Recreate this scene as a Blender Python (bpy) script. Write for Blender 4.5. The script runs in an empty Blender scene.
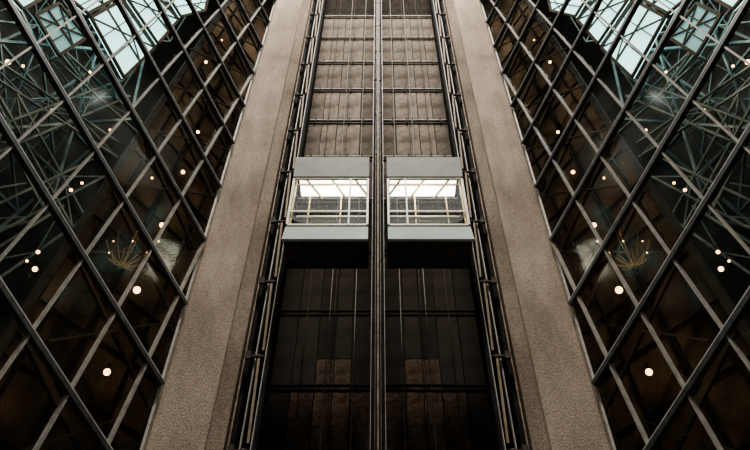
import bpy, bmesh, math, random
from mathutils import Vector, Matrix
random.seed(4)
S=bpy.context.scene
F=600.0; PT=math.atan(F/568.0); CP,SP=math.cos(PT),math.sin(PT)
TH=math.radians(29); ST,CT=math.sin(TH),math.cos(TH)
FL=-1.6
# ---------- materials
def newmat(name):
    m=bpy.data.materials.new(name); m.use_nodes=True
    nt=m.node_tree; b=nt.nodes['Principled BSDF']; return m,nt,b
def noisy(name,c1,c2,scale=5,rough=.7,metal=0,bump=.2,fine=60,stretch=(1,1,1),spec=.3,mixf=.5,lo=.35,hi=.68):
    m,nt,b=newmat(name)
    tc=nt.nodes.new('ShaderNodeTexCoord'); mp=nt.nodes.new('ShaderNodeMapping'); mp.inputs['Scale'].default_value=stretch
    nt.links.new(tc.outputs['Object'],mp.inputs[0])
    n=nt.nodes.new('ShaderNodeTexNoise'); n.inputs['Scale'].default_value=scale; n.inputs['Detail'].default_value=8; n.inputs['Roughness'].default_value=.6
    nt.links.new(mp.outputs[0],n.inputs['Vector'])
    r=nt.nodes.new('ShaderNodeValToRGB'); r.color_ramp.elements[0].position=lo; r.color_ramp.elements[1].position=hi
    r.color_ramp.elements[0].color=(*c1,1); r.color_ramp.elements[1].color=(*c2,1)
    nt.links.new(n.outputs['Fac'],r.inputs[0])
    n2=nt.nodes.new('ShaderNodeTexNoise'); n2.inputs['Scale'].default_value=fine; n2.inputs['Detail'].default_value=3
    nt.links.new(tc.outputs['Object'],n2.inputs['Vector'])
    mx=nt.nodes.new('ShaderNodeMixRGB'); mx.blend_type='MULTIPLY'; mx.inputs[0].default_value=mixf
    r2=nt.nodes.new('ShaderNodeValToRGB'); r2.color_ramp.elements[0].position=.4; r2.color_ramp.elements[1].position=.55
    r2.color_ramp.elements[0].color=(.45,.42,.4,1)
    nt.links.new(n2.outputs['Fac'],r2.inputs[0]); nt.links.new(r.outputs[0],mx.inputs[1]); nt.links.new(r2.outputs[0],mx.inputs[2])
    nt.links.new(mx.outputs[0],b.inputs['Base Color'])
    b.inputs['Roughness'].default_value=rough; b.inputs['Metallic'].default_value=metal
    b.inputs['Specular IOR Level'].default_value=spec
    if bump:
        bp=nt.nodes.new('ShaderNodeBump'); bp.inputs['Strength'].default_value=bump; bp.inputs['Distance'].default_value=.02
        nt.links.new(n2.outputs['Fac'],bp.inputs['Height']); nt.links.new(bp.outputs[0],b.inputs['Normal'])
    return m
def emis(name,c,st,sc=1.3):
    m,nt,b=newmat(name)
    b.inputs['Base Color'].default_value=(*c,1); b.inputs['Emission Color'].default_value=(*c,1)
    n=nt.nodes.new('ShaderNodeTexNoise'); n.inputs['Scale'].default_value=sc
    mr=nt.nodes.new('ShaderNodeMapRange'); mr.inputs['To Min'].default_value=st*.6; mr.inputs['To Max'].default_value=st*1.4
    nt.links.new(n.outputs['Fac'],mr.inputs['Value']); nt.links.new(mr.outputs[0],b.inputs['Emission Strength'])
    return m
def glass(name,tint,refl,rough=.02):
    m=bpy.data.materials.new(name); m.use_nodes=True; nt=m.node_tree
    for n in list(nt.nodes): nt.nodes.remove(n)
    o=nt.nodes.new('ShaderNodeOutputMaterial'); t=nt.nodes.new('ShaderNodeBsdfTransparent'); g=nt.nodes.new('ShaderNodeBsdfGlossy')
    t.inputs[0].default_value=(*tint,1); g.inputs['Roughness'].default_value=rough; g.inputs['Color'].default_value=(.8,.85,.85,1)
    mx=nt.nodes.new('ShaderNodeMixShader'); mx.inputs[0].default_value=refl
    nt.links.new(t.outputs[0],mx.inputs[1]); nt.links.new(g.outputs[0],mx.inputs[2]); nt.links.new(mx.outputs[0],o.inputs[0])
    return m
M=dict(
 conc=noisy('granite_concrete',(.18,.143,.113),(.43,.355,.292),.8,.9,0,.7,36,(1,1,.4),spec=.08,mixf=.6,lo=.3,hi=.66),
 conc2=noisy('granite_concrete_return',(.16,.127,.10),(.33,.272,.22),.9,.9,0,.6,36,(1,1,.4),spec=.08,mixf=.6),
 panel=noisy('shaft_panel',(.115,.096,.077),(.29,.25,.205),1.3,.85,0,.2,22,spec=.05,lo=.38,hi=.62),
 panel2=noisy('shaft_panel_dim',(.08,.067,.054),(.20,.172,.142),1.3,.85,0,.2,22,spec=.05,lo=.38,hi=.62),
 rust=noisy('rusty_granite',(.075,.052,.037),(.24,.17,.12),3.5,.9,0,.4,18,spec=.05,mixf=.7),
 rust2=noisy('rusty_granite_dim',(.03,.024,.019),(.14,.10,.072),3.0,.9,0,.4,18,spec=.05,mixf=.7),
 dpanel=noisy('painted_shade_panel',(.022,.019,.015),(.042,.036,.03),2,.9,0,.2,25,spec=.02),  # cab shadow on the lower shaft put into the panel colour
 shade_panel2=noisy('painted_shade_panel_pale',(.028,.024,.02),(.052,.045,.037),2,.9,0,.2,25,spec=.02),  # slightly paler variant of the same painted shade
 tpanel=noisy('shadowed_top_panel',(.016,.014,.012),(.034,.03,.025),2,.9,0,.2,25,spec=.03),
 dark=noisy('dark_steel',(.010,.010,.010),(.026,.025,.024),4,.8,.0,.05,50,spec=.08),
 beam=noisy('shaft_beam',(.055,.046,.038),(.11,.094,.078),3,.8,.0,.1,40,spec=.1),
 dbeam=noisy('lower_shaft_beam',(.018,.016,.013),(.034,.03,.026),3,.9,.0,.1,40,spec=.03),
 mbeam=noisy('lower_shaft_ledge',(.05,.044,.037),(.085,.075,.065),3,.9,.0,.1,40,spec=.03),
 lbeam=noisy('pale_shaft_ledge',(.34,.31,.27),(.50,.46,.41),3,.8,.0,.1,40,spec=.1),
 shaft=noisy('shaft_liner',(.02,.017,.015),(.045,.038,.033),1,.9,0,.1,30,spec=.05),
 steel=noisy('grey_steel',(.24,.23,.21),(.38,.365,.34),6,.5,.2,.05,70),
 rail=noisy('brown_rail',(.18,.135,.09),(.36,.28,.195),5,.6,.1,.05,60,spec=.2),
 trim=noisy('edge_trim',(.34,.32,.285),(.52,.49,.44),6,.5,.2,.05,70),
 cap=noisy('mullion_cap_metal',(.36,.35,.32),(.54,.52,.48),6,.45,.2,.05,70),
 cross=noisy('cross_mullion_metal',(.24,.225,.20),(.40,.375,.335),6,.5,.2,.05,70),
 mull=noisy('dark_mullion',(.035,.036,.037),(.075,.076,.077),6,.5,.2,.05,70),
 cab=noisy('cab_fascia',(.25,.265,.24),(.35,.37,.335),1.5,.6,.0,.03,80,spec=.12),
 cabb=noisy('cab_skirt',(.38,.445,.41),(.49,.56,.52),2,.6,.0,.03,80,spec=.12),
 cream=noisy('cream_frame',(.82,.79,.69),(.93,.90,.81),6,.35,.1,.03,80),
 brass=noisy('brass_frame',(.62,.47,.25),(.80,.64,.38),6,.4,.2,.03,80),
 amber=noisy('dull_brass',(.34,.21,.08),(.52,.34,.14),6,.45,.2,.03,80),
 cabin=noisy('cab_interior',(.045,.034,.023),(.085,.065,.043),3,.6,0,.05,50),
 lit=emis('cab_ceiling_light',(1,.95,.83),7.5),
 brown=noisy('brown_wall',(.022,.017,.013),(.19,.14,.10),.7,.8,0,.1,14,(1,1,.5),spec=.04,lo=.33,hi=.7),
 black=noisy('dark_backdrop',(.014,.015,.013),(.05,.05,.045),.6,.9,0,0,20),
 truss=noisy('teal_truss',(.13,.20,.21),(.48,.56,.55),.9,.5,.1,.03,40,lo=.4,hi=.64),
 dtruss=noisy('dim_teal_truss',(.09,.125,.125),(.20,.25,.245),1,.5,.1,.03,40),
 rtruss=noisy('brown_strut',(.05,.043,.036),(.12,.10,.08),1,.6,.1,.03,40),
 sky=emis('skylight_glazing',(.45,.85,.92),3.4,2.0),
 skyd=emis('skylight_dim',(.26,.52,.58),1.0,2.5),
 bulb=emis('warm_bulb',(1,.62,.32),8),
 floor=noisy('floor_stone',(.10,.09,.08),(.2,.18,.16),2,.5,0,.1,30),
 glass=glass('curtain_glass',(.78,.765,.72),.025,.10),
 cglass=glass('cab_glass',(.95,.97,.96),.02),
)
# ---------- builder
def hexa(c,ax,ay,az):
    return [c+sx*ax+sy*ay+sz*az for sx in(-1,1) for sy in(-1,1) for sz in(-1,1)]
HF=[(0,1,3,2),(4,6,7,5),(0,4,5,1),(2,3,7,6),(0,2,6,4),(1,5,7,3)]
class B:
    def __init__(s): s.v=[]; s.f=[]
    def add(s,vs,fs):
        o=len(s.v); s.v+= [Vector(v) for v in vs]; s.f+=[tuple(i+o for i in f) for f in fs]; return s
    def box(s,x0,x1,y0,y1,z0,z1):
        c=Vector(((x0+x1)/2,(y0+y1)/2,(z0+z1)/2))
        return s.add(hexa(c,Vector(((x1-x0)/2,0,0)),Vector((0,(y1-y0)/2,0)),Vector((0,0,(z1-z0)/2))),HF)
    def bar(s,a,b,wd,dp,nrm=Vector((0,1,0))):
        a=Vector(a);b=Vector(b); d=b-a; L=d.length
        if L<1e-5: return s
        d.normalize(); sd=d.cross(nrm)
        if sd.length<1e-3: sd=d.cross(Vector((1,0,.1)))
        sd.normalize(); n=sd.cross(d).normalized()
        return s.add(hexa((a+b)/2,sd*wd/2,n*dp/2,d*L/2),HF)
    def tube(s,a,b,r,n=8):
        a=Vector(a);b=Vector(b); d=(b-a).normalized(); u=d.orthogonal().normalized(); w=d.cross(u)
        vs=[]
        for p in(a,b):
            for i in range(n):
                t=2*math.pi*i/n; vs.append(p+r*(u*math.cos(t)+w*math.sin(t)))
        fs=[(i,(i+1)%n,n+(i+1)%n,n+i) for i in range(n)]+[tuple(range(n))[::-1],tuple(range(n,2*n))]
        return s.add(vs,fs)
    def sph(s,c,r,nu=12,nv=8):
        c=Vector(c); vs=[c+Vector((0,0,r))]
        for j in range(1,nv):
            for i in range(nu):
                p=math.pi*j/nv;t=2*math.pi*i/nu
                vs.append(c+Vector((r*math.sin(p)*math.cos(t),r*math.sin(p)*math.sin(t),r*math.cos(p))))
        vs.append(c-Vector((0,0,r))); L=len(vs)-1
        fs=[(0,1+i,1+(i+1)%nu) for i in range(nu)]
        for j in range(nv-2):
            for i in range(nu):
                a=1+j*nu; fs.append((a+i,a+nu+i,a+nu+(i+1)%nu,a+(i+1)%nu))
        a=1+(nv-2)*nu; fs+=[(L,a+(i+1)%nu,a+i) for i in range(nu)]
        return s.add(vs,fs)
    def poly(s,pts,off):
        n=len(pts); off=Vector(off); pts=[Vector(p) for p in pts]
        return s.add(pts+[p+off for p in pts],[tuple(range(n)),tuple(range(2*n-1,n-1,-1))]+[(i,i+n,(i+1)%n+n,(i+1)%n) for i in range(n)])
    def obj(s,name,mat,side=1,parent=None,origin=None,bevel=0,smooth=False,**kw):
        vs=[Vector((v.x*side,v.y,v.z)) for v in s.v]
        if origin is None:
            origin=Vector((sum(v.x for v in vs)/len(vs),sum(v.y for v in vs)/len(vs),min(v.z for v in vs)))
        else: origin=Vector((origin[0]*side,origin[1],origin[2]))
        me=bpy.data.meshes.new(name); me.from_pydata([v-origin for v in vs],[],s.f)
        bm=bmesh.new(); bm.from_mesh(me); bmesh.ops.recalc_face_normals(bm,faces=bm.faces); bm.to_mesh(me); bm.free()
        if smooth:
            for p in me.polygons:p.use_smooth=True
        me.materials.append(M[mat])
        o=bpy.data.objects.new(name,me); bpy.context.collection.objects.link(o); o.location=origin
        if parent is not None:
            o.parent=parent; o.location=origin-parent.location
        if bevel:
            m=o.modifiers.new('b','BEVEL'); m.width=bevel; m.segments=2
        for k,v in kw.items(): o[k]=v
        return o
def empty(name,loc,side=1,**kw):
    o=bpy.data.objects.new(name,None); bpy.context.collection.objects.link(o); o.location=(loc[0]*side,loc[1],loc[2]); o.empty_display_size=.3
    for k,v in kw.items(): o[k]=v
    return o
P0=Vector((4.05,10,0)); WD=Vector((ST,-CT,0)); WN=Vector((CT,ST,0))
def W(w,z,off=0): return P0+WD*w+WN*off+Vector((0,0,z))
def ray(x,y):
    X=(378-x)/F; Y=(225-y)/F
    return Vector((X,CP-Y*SP,SP+Y*CP))
def pw(x,y,off):
    d=ray(x,y); t=(P0.dot(WN)+off)/d.dot(WN); p=d*t
    return ((p-P0).dot(WD),p.z)
def pp(x,y,off):
    w,z=pw(x,y,off); return W(w,z,off)
TOP=32
# ---------- floor
B().box(-16,16,-6,22,FL-.2,FL).obj('floor','floor',kind='structure',label='dark polished stone lobby floor',category='floor')
sn=0
nwin=0
for side in(-1,1):
    # concrete pier
    pier=empty('pier',(3.4,10.3,FL),side,label='tall granite-textured concrete pier beside the elevator shaft',category='column',group='concrete piers')
    B().box(3.02,4.05,10,10.9,FL,TOP).obj('pier_face','conc',side,pier,bevel=.02)
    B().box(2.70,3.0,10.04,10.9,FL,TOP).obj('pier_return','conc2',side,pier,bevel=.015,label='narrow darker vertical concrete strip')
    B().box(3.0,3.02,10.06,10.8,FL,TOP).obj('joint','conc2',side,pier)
    B().box(4.052,4.10,9.90,10.2,FL,TOP).obj('edge_trim','trim',side,pier,label='pale metal edge strip')
    # guide rail assembly
    gr=empty('guide_rail',(2.3,10,FL),side,label='dark steel vertical guide rail with stepped brackets along the shaft edge',category='elevator rail',group='shaft guide rails')
    B().box(2.50,2.57,9.95,10.3,FL,TOP).obj('rail_channel','dark',side,gr)
    B().box(2.08,2.14,9.8,10.2,FL,TOP).obj('inner_channel','dark',side,gr)
    B().box(2.145,2.165,9.72,9.9,FL,TOP).obj('running_edge','steel',side,gr,label='thin bright steel running edge')
    B().box(2.575,2.60,9.88,9.95,FL,TOP).obj('flange','rail',side,gr)
    B().box(2.36,2.385,9.85,9.93,FL,TOP).obj('outer_edge','steel',side,gr,label='thin grey steel running edge')
    z=FL+.8; i=0
    while z<TOP-2:
        B().bar((2.23,9.8,z),(2.29,9.8,z+1.8),.045,.05).obj('conduit','rail',side,gr,label='brown metal conduit length')
        B().box(2.2,2.56,9.76,9.82,z+1.74,z+1.78).box(2.44,2.55,9.72,9.80,z+1.68,z+1.84).obj('bracket','beam',side,gr)
        z+=1.9;i+=1
    # shaft
    n='left' if side<0 else 'right'
    B().box(2.56,2.64,10.95,12.4,FL,TOP).obj('wall_shaft_'+n,'shaft',side,kind='structure',label='dark side wall of the elevator shaft',category='wall')
    B().box(.0,2.55,12.2,12.4,FL,TOP).obj('wall_back_'+n,'shaft',side,kind='structure',label='dark back wall of the elevator shaft',category='wall')
    # back panels & beams
    zz=FL+.3; k=0
    while zz<TOP-1.5:
        mat='rust' if zz<6.6 else ('dpanel' if zz<12.5 else ('tpanel' if zz>26.2 else ('panel2' if zz>20 else 'panel')))  # rows behind and below the cabs take the painted-shade panel colour
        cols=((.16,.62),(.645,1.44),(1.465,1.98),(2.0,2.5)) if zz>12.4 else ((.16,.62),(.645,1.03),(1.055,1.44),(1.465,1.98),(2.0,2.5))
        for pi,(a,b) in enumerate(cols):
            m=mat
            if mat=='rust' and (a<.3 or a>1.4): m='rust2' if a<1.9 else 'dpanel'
            if mat=='dpanel' and pi in(1,3): m='shade_panel2'
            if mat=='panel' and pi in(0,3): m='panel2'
            segs=[(zz+.04,zz+2.12,m)]
            if 7<zz<8 and pi in(1,2): segs=[(zz+.04,zz+.85,'rust2'),(zz+.86,zz+2.12,m)]
            for (s0,s1,mm) in segs:
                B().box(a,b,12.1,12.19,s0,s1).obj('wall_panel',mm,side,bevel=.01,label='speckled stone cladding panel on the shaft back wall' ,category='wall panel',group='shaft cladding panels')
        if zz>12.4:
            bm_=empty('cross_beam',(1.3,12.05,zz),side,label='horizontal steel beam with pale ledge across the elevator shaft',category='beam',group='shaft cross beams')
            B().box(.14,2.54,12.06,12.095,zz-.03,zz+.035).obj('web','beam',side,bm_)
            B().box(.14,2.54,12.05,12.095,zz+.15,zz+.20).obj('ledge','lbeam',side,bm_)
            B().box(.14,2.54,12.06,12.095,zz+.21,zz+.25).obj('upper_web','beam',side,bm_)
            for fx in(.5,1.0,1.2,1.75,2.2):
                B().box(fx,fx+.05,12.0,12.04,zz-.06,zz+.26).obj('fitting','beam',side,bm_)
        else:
            bm_=empty('cross_beam',(1.3,12.05,zz),side,label='horizontal steel beam, coloured dark for shade, across the lower elevator shaft',category='beam',group='shaft cross beams')
            B().box(.14,2.54,12.08,12.095,zz,zz+.02).obj('web','dbeam',side,bm_)  # beam colours darkened to match the painted shade of the panels
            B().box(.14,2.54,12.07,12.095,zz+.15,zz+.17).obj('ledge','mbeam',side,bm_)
        zz+=2.15;k+=1
    for cx,cy,m in((1.02,11.2,'beam'),(1.13,11.2,'steel'),(1.7,11.5,'beam'),(.55,11.5,'steel')):
        B().tube((cx,cy,FL),(cx,cy,TOP),.010).obj('hoist_cable',m,side,label='thin steel cable running down the shaft',category='cable',group='shaft cables')
    # cab
    cab=empty('elevator_cab',(1.12,9.5,9.04),side,label='glass elevator cab with pale grey fascia and lit ceiling',category='elevator',group='elevator cabs')
    x0,x1,y0,y1=.21,2.02,9.0,9.9
    B().poly([(x0,y0-.02,11.16),(x1,y0-.02,11.16),(x1+.02,y0,11.96),(x0,y0,11.96)],(0,.08,0)).obj('fascia','cab',side,cab,bevel=.01,label='pale grey upper fascia')
    B().poly([(x0,y0+.02,9.50),(x1,y0+.02,9.50),(x1+.03,y0-.05,9.02),(x0,y0-.05,9.02)],(0,.08,0)).obj('skirt','cabb',side,cab,bevel=.01,label='pale teal metal skirt')
    B().box(x0,x1,y0+.1,y1,9.04,9.12).obj('cab_floor','beam',side,cab)
    B().box(x0,x1,y0+.1,y1,11.5,11.6).obj('roof','dark',side,cab)
    B().box(x0+.08,x1-.1,y0+.14,y1-.06,11.45,11.49).obj('ceiling_light','lit',side,cab,label='glowing cream ceiling panel')
    b=B()
    b.box(x0,x1,9.42,9.45,11.38,11.44)
    for xx in(.62,1.2,1.8): b.bar((xx,y0+.12,11.38),(xx-.4,y1-.05,11.38),.035,.06,Vector((0,0,1)))
    b.obj('ceiling_grid','rail',side,cab)
    B().box(x0,x1,y1-.04,y1,9.12,10.58).obj('rear_panel','cabin',side,cab)
    B().box(x0,x0+.04,y0+.1,y1,9.12,11.45).obj('inner_side','cabin',side,cab)
    B().box(x0+.05,x1-.05,y1-.12,y1-.09,10.62,10.665).obj('handrail','cream',side,cab)
    for xx in(.9,1.68):
        B().box(xx,xx+.03,y1-.09,y1-.05,9.2,11.4).obj('rear_mullion','brass',side,cab)
    B().box(x0+.02,x1-.02,y0+.02,y0+.05,9.97,10.01).obj('window_rail','cream',side,cab)
    b=B()
    for a,c in((x0,x0+.05),(x1-.05,x1),(x0+.42,x0+.46)):
        b.box(a,c,y0,y0+.07,9.5,11.16)
    b.box(x0,x1,y0,y0+.06,11.11,11.16).box(x0,x1,y0,y0+.06,9.5,9.55)
    b.obj('window_frame','cream',side,cab,bevel=.006,label='pale cream window frame')
    B().box(x1-.09,x1-.055,y0+.08,y0+.14,9.5,11.14).obj('corner_post','brass',side,cab)
    B().box(x0+.06,x1-.06,y0+.07,y0+.08,9.5,11.14).obj('window_glass','cglass',side,cab)
    B().box(x1-.04,x1-.03,y0+.1,y1-.07,9.12,11.45).obj('side_glass','cglass',side,cab)
    # curtain wall
    nwin+=1
    win=empty('window_%d'%nwin,W(4,FL),side,kind='structure',label='tall glass curtain wall with diagonal lattice of dark mullions',category='window')
    B().poly([W(0,FL,.0),W(10,FL,.0),W(10,28,.0),W(0,28,.0)],WN*.012).obj('glazing','glass',side,win)
    for k in range(-5,12):
        a0=6.01+1.9*k; sl=.51
        wa,wb=0.12,9.9
        if a0<FL+.1: wa=(FL+.1-a0)/sl
        if a0+sl*wb>27.9: wb=(27.9-a0)/sl
        if wb-wa<.3: continue
        B().bar(W(wa,a0+sl*wa,-.08),W(wb,a0+sl*wb,-.08),.085,.12,WN).obj('diagonal_mullion','mull',side,win)
        B().bar(W(wa,a0+sl*wa+.068,-.08),W(wb,a0+sl*wb+.068,-.08),.022,.10,WN).obj('mullion_cap','cap',side,win,label='thin pale cap strip')
    for k in range(0,15):
        c=.35+1.05*k; t=.13
        za=FL+.1; zb=27.9
        if c-t*za>9.9: za=(c-9.9)/t
        if c-t*zb<.1: zb=(c-.1)/t
        if zb-za<.4: continue
        B().bar(W(c-t*za,za,-.06),W(c-t*zb,zb,-.06),.038,.10,WN).obj('cross_mullion','cross',side,win,label='slender pale mullion')
    # atrium behind
    D=pw(235,-10,3.5); E=pw(0,345,3.5); sl=(D[1]-E[1])/(D[0]-E[0])
    def zl(w): return D[1]+sl*(w-D[0])
    wend=D[0]+(FL+.1-D[1])/sl; wtop=D[0]+(TOP+4-D[1])/sl
    pts=[W(-7,FL,3.5),W(wend,FL,3.5),W(wend,FL+.1,3.5),W(wtop,TOP+4,3.5),W(-7,TOP+4,3.5)]
    B().poly(pts,WN*.2).obj('wall_atrium_'+n,'brown',side,kind='structure',label='brown panelled atrium wall behind the glass',category='wall')
    B().poly([W(-12,FL,10),W(20,FL,10),W(20,45,10),W(-12,45,10)],WN*.2).obj('wall_far_'+n,'black',side,kind='structure',label='unlit far wall of the atrium',category='wall')
    for j,o in enumerate((0,.5,1.5,1.62,3.0,4.1)):
        a=W(wtop-o,TOP+4,3.44); bb=W(wend-o,FL+.1,3.44)
        B().bar(a,bb,.05 if j else .2,.1,WN).obj('trim_%d'%(sn:=sn+1),'dbeam' if j else 'mull',side,kind='structure',label='dark raised seam on the brown wall',category='trim')
    for j in range(18):
        zt=1+j*1.55; we=D[0]+(zt-D[1])/sl
        B().bar(W(-6.5,zt,3.46),W(we-.05,zt,3.46),.03,.06,WN).obj('trim_%d'%(sn:=sn+1),'beam',side,kind='structure',label='thin horizontal joint line on the brown wall',category='trim')
    # dim diagonal bars before the brown wall, standing in for reflections in the glass
    for j in range(11):
        z0=0+j*2.6; w0=-5.5
        w1=w0+7.5; z1=z0+5.2
        while z1>zl(w1)+.5: w1-=.1; z1-=.07
        B().bar(W(w0,z0,2.9),W(w1,z1,2.9),.16 if j%2 else .08,.09,WN).obj('reflection_bar','rtruss',side,label='dim brown bar standing in for a reflection in the glass',category='strut',group='glass reflection bars')
        B().bar(W(w0,z0+5.2,2.75),W(w0+6.5,z0-.3,2.75) if z0>0 else W(w0+6,z0+.2,2.75),.05,.05,WN).obj('reflection_bar','rtruss',side,label='dim brown bar standing in for a reflection in the glass',category='strut',group='glass reflection bars')
    # space frame
    def frame(ang,CS,o1,o2,cw,mat,lab,web):
        b=B()
        def g(i,j,off,ox=0):
            u=(i+ox)*CS; v=(j+ox)*CS
            return (3.5+u*math.cos(ang)-v*math.sin(ang), 14+u*math.sin(ang)+v*math.cos(ang), off)
        def ok(p): return p[1]>zl(p[0])-3.5 and -6<p[0]<16 and 4<p[1]<34
        for i in range(-12,13):
            for j in range(-12,14):
                p=g(i,j,o1); q=g(i,j,o2,.5)
                if ok(p):
                    for di,dj in((1,0),(0,1),(1,1)):
                        r=g(i+di,j+dj,o1)
                        if ok(r): b.bar(W(*p),W(*r),cw if di+dj<2 else cw*.6,.1,WN)
                    if web:
                        for di,dj in((0,0),(-1,-1)):
                            r=g(i+di,j+dj,o2,.5)
                            if ok(r): b.bar(W(*p),W(*r),cw*.4,.05,WN)
                if ok(q):
                    for di,dj in((1,0),(0,1)):
                        r=g(i+di,j+dj,o2,.5)
                        if ok(r): b.bar(W(*q),W(*r),cw*.5,.05,WN)
        b.obj('space_frame',mat,side,label=lab,category='truss',group='space frames')
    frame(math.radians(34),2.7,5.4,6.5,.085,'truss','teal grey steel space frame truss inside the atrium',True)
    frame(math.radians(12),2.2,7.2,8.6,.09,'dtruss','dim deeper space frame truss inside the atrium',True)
    for (xa,ya),(xb,yb) in [((-30,52),(118,150)),((-30,150),(125,88)),((-30,232),(98,168)),((8,95),(80,225)),((-20,275),(70,215)),((60,55),(140,128))]:
        a=pp(xa,ya,4.6); c=pp(xb,yb,4.6); dd=(c-a).normalized(); up=dd.cross(WN).normalized()*.30
        b=B().bar(a+up,c+up,.06,.08,WN).bar(a-up,c-up,.06,.08,WN)
        N=max(2,int((c-a).length/1.3))
        for i in range(N):
            p=a.lerp(c,i/N);q=a.lerp(c,(i+1)/N); s_=1 if i%2 else -1
            b.bar(p+up*s_,q-up*s_,.03,.04,WN)
        b.obj('roof_girder','truss',side,label='pale teal lattice girder under the atrium roof',category='girder',group='atrium roof girders')
    quads=[([(90,18),(121,1),(154,48),(123,78)],'sky'),([(127,0),(146,-14),(178,20),(157,44)],'sky'),([(162,-12),(210,-14),(204,11),(180,17)],'sky'),
           ([(60,-8),(90,-24),(118,-3),(87,14)],'sky'),([(34,16),(58,4),(86,38),(58,56)],'skyd'),([(-2,-18),(26,-28),(50,-6),(22,10)],'sky')]
    for q,m in quads:
        ps=[pp(x,y,4.0) for x,y in q]
        e=empty('skylight',sum(ps,Vector())/4,side,label='pale cyan daylit roof skylight with dark glazing bars',category='skylight',group='skylights')
        B().poly(ps,WN*.06).obj('glazing',m,side,e)
        b=B()
        for i in range(4): b.bar(ps[i]-WN*.05,ps[(i+1)%4]-WN*.05,.10,.08,WN)
        b.bar(ps[0].lerp(ps[1],.5)-WN*.04,ps[3].lerp(ps[2],.5)-WN*.04,.06,.06,WN)
        for t in(.33,.66):
            b.bar(ps[0].lerp(ps[3],t)-WN*.04,ps[1].lerp(ps[2],t)-WN*.04,.035,.06,WN)
        b.bar(ps[0]-WN*.04,ps[2]-WN*.04,.05,.05,WN)
        b.bar(ps[1]-WN*.04,ps[3].lerp(ps[2],.5)-WN*.04,.03,.05,WN)
        b.obj('skylight_frame','rtruss',side,e)
    # pendant bulbs
    for x,y,r in[(8,62,.09),(23,66,.05),(52,110,.05),(90,72,.05),(198,132,.08),(183,172,.09),(162,225,.10),(158,241,.05),(137,290,.13),(107,372,.11),
               (71,190,.06),(82,183,.05),(38,252,.06),(35,269,.08),(110,130,.05),(206,62,.08),(27,261,.04),(48,205,.05),(222,40,.05),(152,178,.05)]:
        r*=.64
        p=pp(x,y,1.6)
        e=empty('pendant_lamp',p,side,label='small warm glowing globe lamp on a thin rod',category='lamp',group='atrium globe lamps')
        B().sph(p,r).obj('globe','bulb',side,e,smooth=True)
        B().tube(p+Vector((0,0,r*.9)),p+Vector((0,0,r*.9+.12)),r*.4).obj('socket','dark',side,e)
        if r>.05:
            L=bpy.data.lights.new('lamp_light','POINT'); L.energy=6; L.color=(1,.62,.32); L.shadow_soft_size=.04
            o=bpy.data.objects.new('lamp_light',L); bpy.context.collection.objects.link(o); q_=p-Vector((0,0,r+.12)); o.location=(q_.x*side,q_.y,q_.z)
    # chandelier
    c=pp(124,262,1.8)
    e=empty('chandelier',c,side,label='brass chandelier with curved radiating arms behind the glass',category='chandelier')
    for i in range(14):
        t=2*math.pi*i/14; pr=c+Vector((0,0,-.1)); b=B()
        rr_=.56 if i%2 else .38
        for q in range(1,6):
            a=q/5; r=rr_*a
            p=c+Vector((r*math.cos(t),r*math.sin(t),-.1+a*a*(.6 if i%2 else .2))); b.tube(pr,p,.009,5); pr=p
        b.obj('arm','amber',side,e)
    for i in range(6):
        t=2*math.pi*i/6; B().sph(c+Vector((.45*math.cos(t),.45*math.sin(t),.30)),.018,8,6).obj('bulb','bulb',side,e,smooth=True)
    B().tube(c+Vector((0,0,-.1)),c+Vector((0,0,1.4)),.010,6).obj('rod','amber',side,e)
    L=bpy.data.lights.new('chandelier_lamp','POINT'); L.energy=8; L.color=(1,.65,.32); L.shadow_soft_size=.05
    o=bpy.data.objects.new('chandelier_lamp',L); bpy.context.collection.objects.link(o); o.location=(c.x*side-.45*side,c.y-.3,c.z-.35)
    # unseen spot added to brighten the atrium interior
    L=bpy.data.lights.new('atrium_fill','SPOT'); L.energy=8000; L.shadow_soft_size=.25; L.spot_size=math.radians(100); L.spot_blend=.7; L.color=(.84,.96,1)
    o=bpy.data.objects.new('atrium_fill',L); bpy.context.collection.objects.link(o)
    p=W(8,31,2.4); o.location=(p.x*side,p.y,p.z); 
    d=W(7,14,6.5)-p; o.rotation_euler=Vector((d.x*side,d.y,d.z)).to_track_quat('-Z','Y').to_euler()
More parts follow.
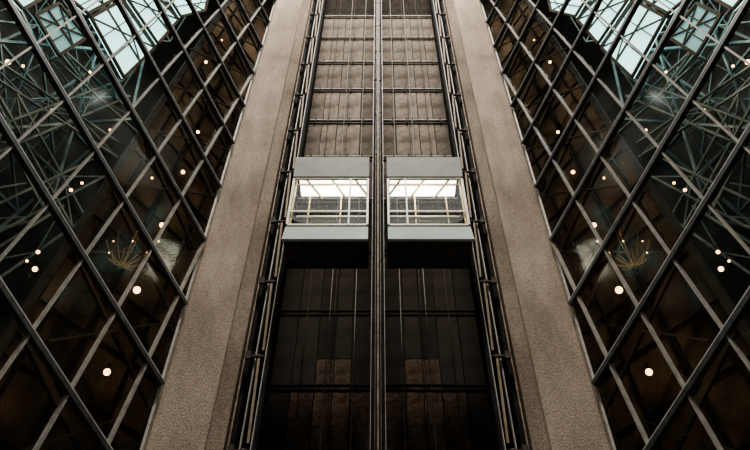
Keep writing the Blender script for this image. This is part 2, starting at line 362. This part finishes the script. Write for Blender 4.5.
# centre post
post=empty('centre_post',(0,9.6,FL),label='dark steel post with pale guide rails between the two elevators',category='post')
B().box(-.02,.02,9.6,11.9,FL,TOP).obj('web','dark',1,post)
B().box(-.018,.018,9.42,9.58,FL,TOP).obj('centre_strip','rail',1,post,label='brownish middle strip')
for s in(-1,1):
    B().box(.085,.112,9.25,9.45,FL,TOP).obj('side_channel','dark',s,post)
    B().box(.122,.132,9.2,9.34,FL,TOP).obj('running_edge','steel',s,post)
    B().box(.050,.056,9.24,9.4,FL,TOP).obj('inner_edge','steel',s,post)
B().box(-.14,.14,12.0,12.09,FL,TOP).obj('rear_plate','dark',1,post)
z=FL+1
while z<TOP-1:
    B().box(-.13,.13,9.46,9.52,z,z+.10).obj('post_bracket','dark',1,post); z+=1.9
# ---------- lights
w=bpy.data.worlds.new('World'); S.world=w; w.use_nodes=True
w.node_tree.nodes['Background'].inputs[0].default_value=(.9,.85,.78,1); w.node_tree.nodes['Background'].inputs[1].default_value=.115
L=bpy.data.lights.new('skylight_sun','SUN'); L.energy=.75; L.angle=math.radians(30); L.color=(1,.93,.84)
o=bpy.data.objects.new('skylight_sun',L); bpy.context.collection.objects.link(o)
o.rotation_euler=Vector((0,.5,-.86)).to_track_quat('-Z','Y').to_euler()
L=bpy.data.lights.new('roof_light','SPOT'); L.energy=39000; L.shadow_soft_size=1.6; L.spot_size=math.radians(110); L.spot_blend=.6; L.color=(1,.95,.88)
o=bpy.data.objects.new('roof_light',L); bpy.context.collection.objects.link(o); o.location=(0,-1,34)
o.rotation_euler=Vector((0,.5,-.8)).to_track_quat('-Z','Y').to_euler()
for s in(-1,1):
    L=bpy.data.lights.new('cab_lamp','POINT'); L.energy=22; L.color=(1,.82,.55); L.shadow_soft_size=.1
    o=bpy.data.objects.new('cab_lamp',L); bpy.context.collection.objects.link(o); o.location=(1.1*s,9.55,11.2)
# ---------- camera
cd=bpy.data.cameras.new('Camera'); cam=bpy.data.objects.new('Camera',cd); bpy.context.collection.objects.link(cam)
cd.sensor_width=36; cd.lens=36*F/750; cd.shift_x=-3/750; cd.clip_end=200
cam.location=(0,0,0); cam.rotation_euler=(math.pi/2+PT,0,0)
S.camera=cam
S.view_settings.view_transform='AgX'
try: S.view_settings.look='AgX - Medium High Contrast'
except Exception: pass
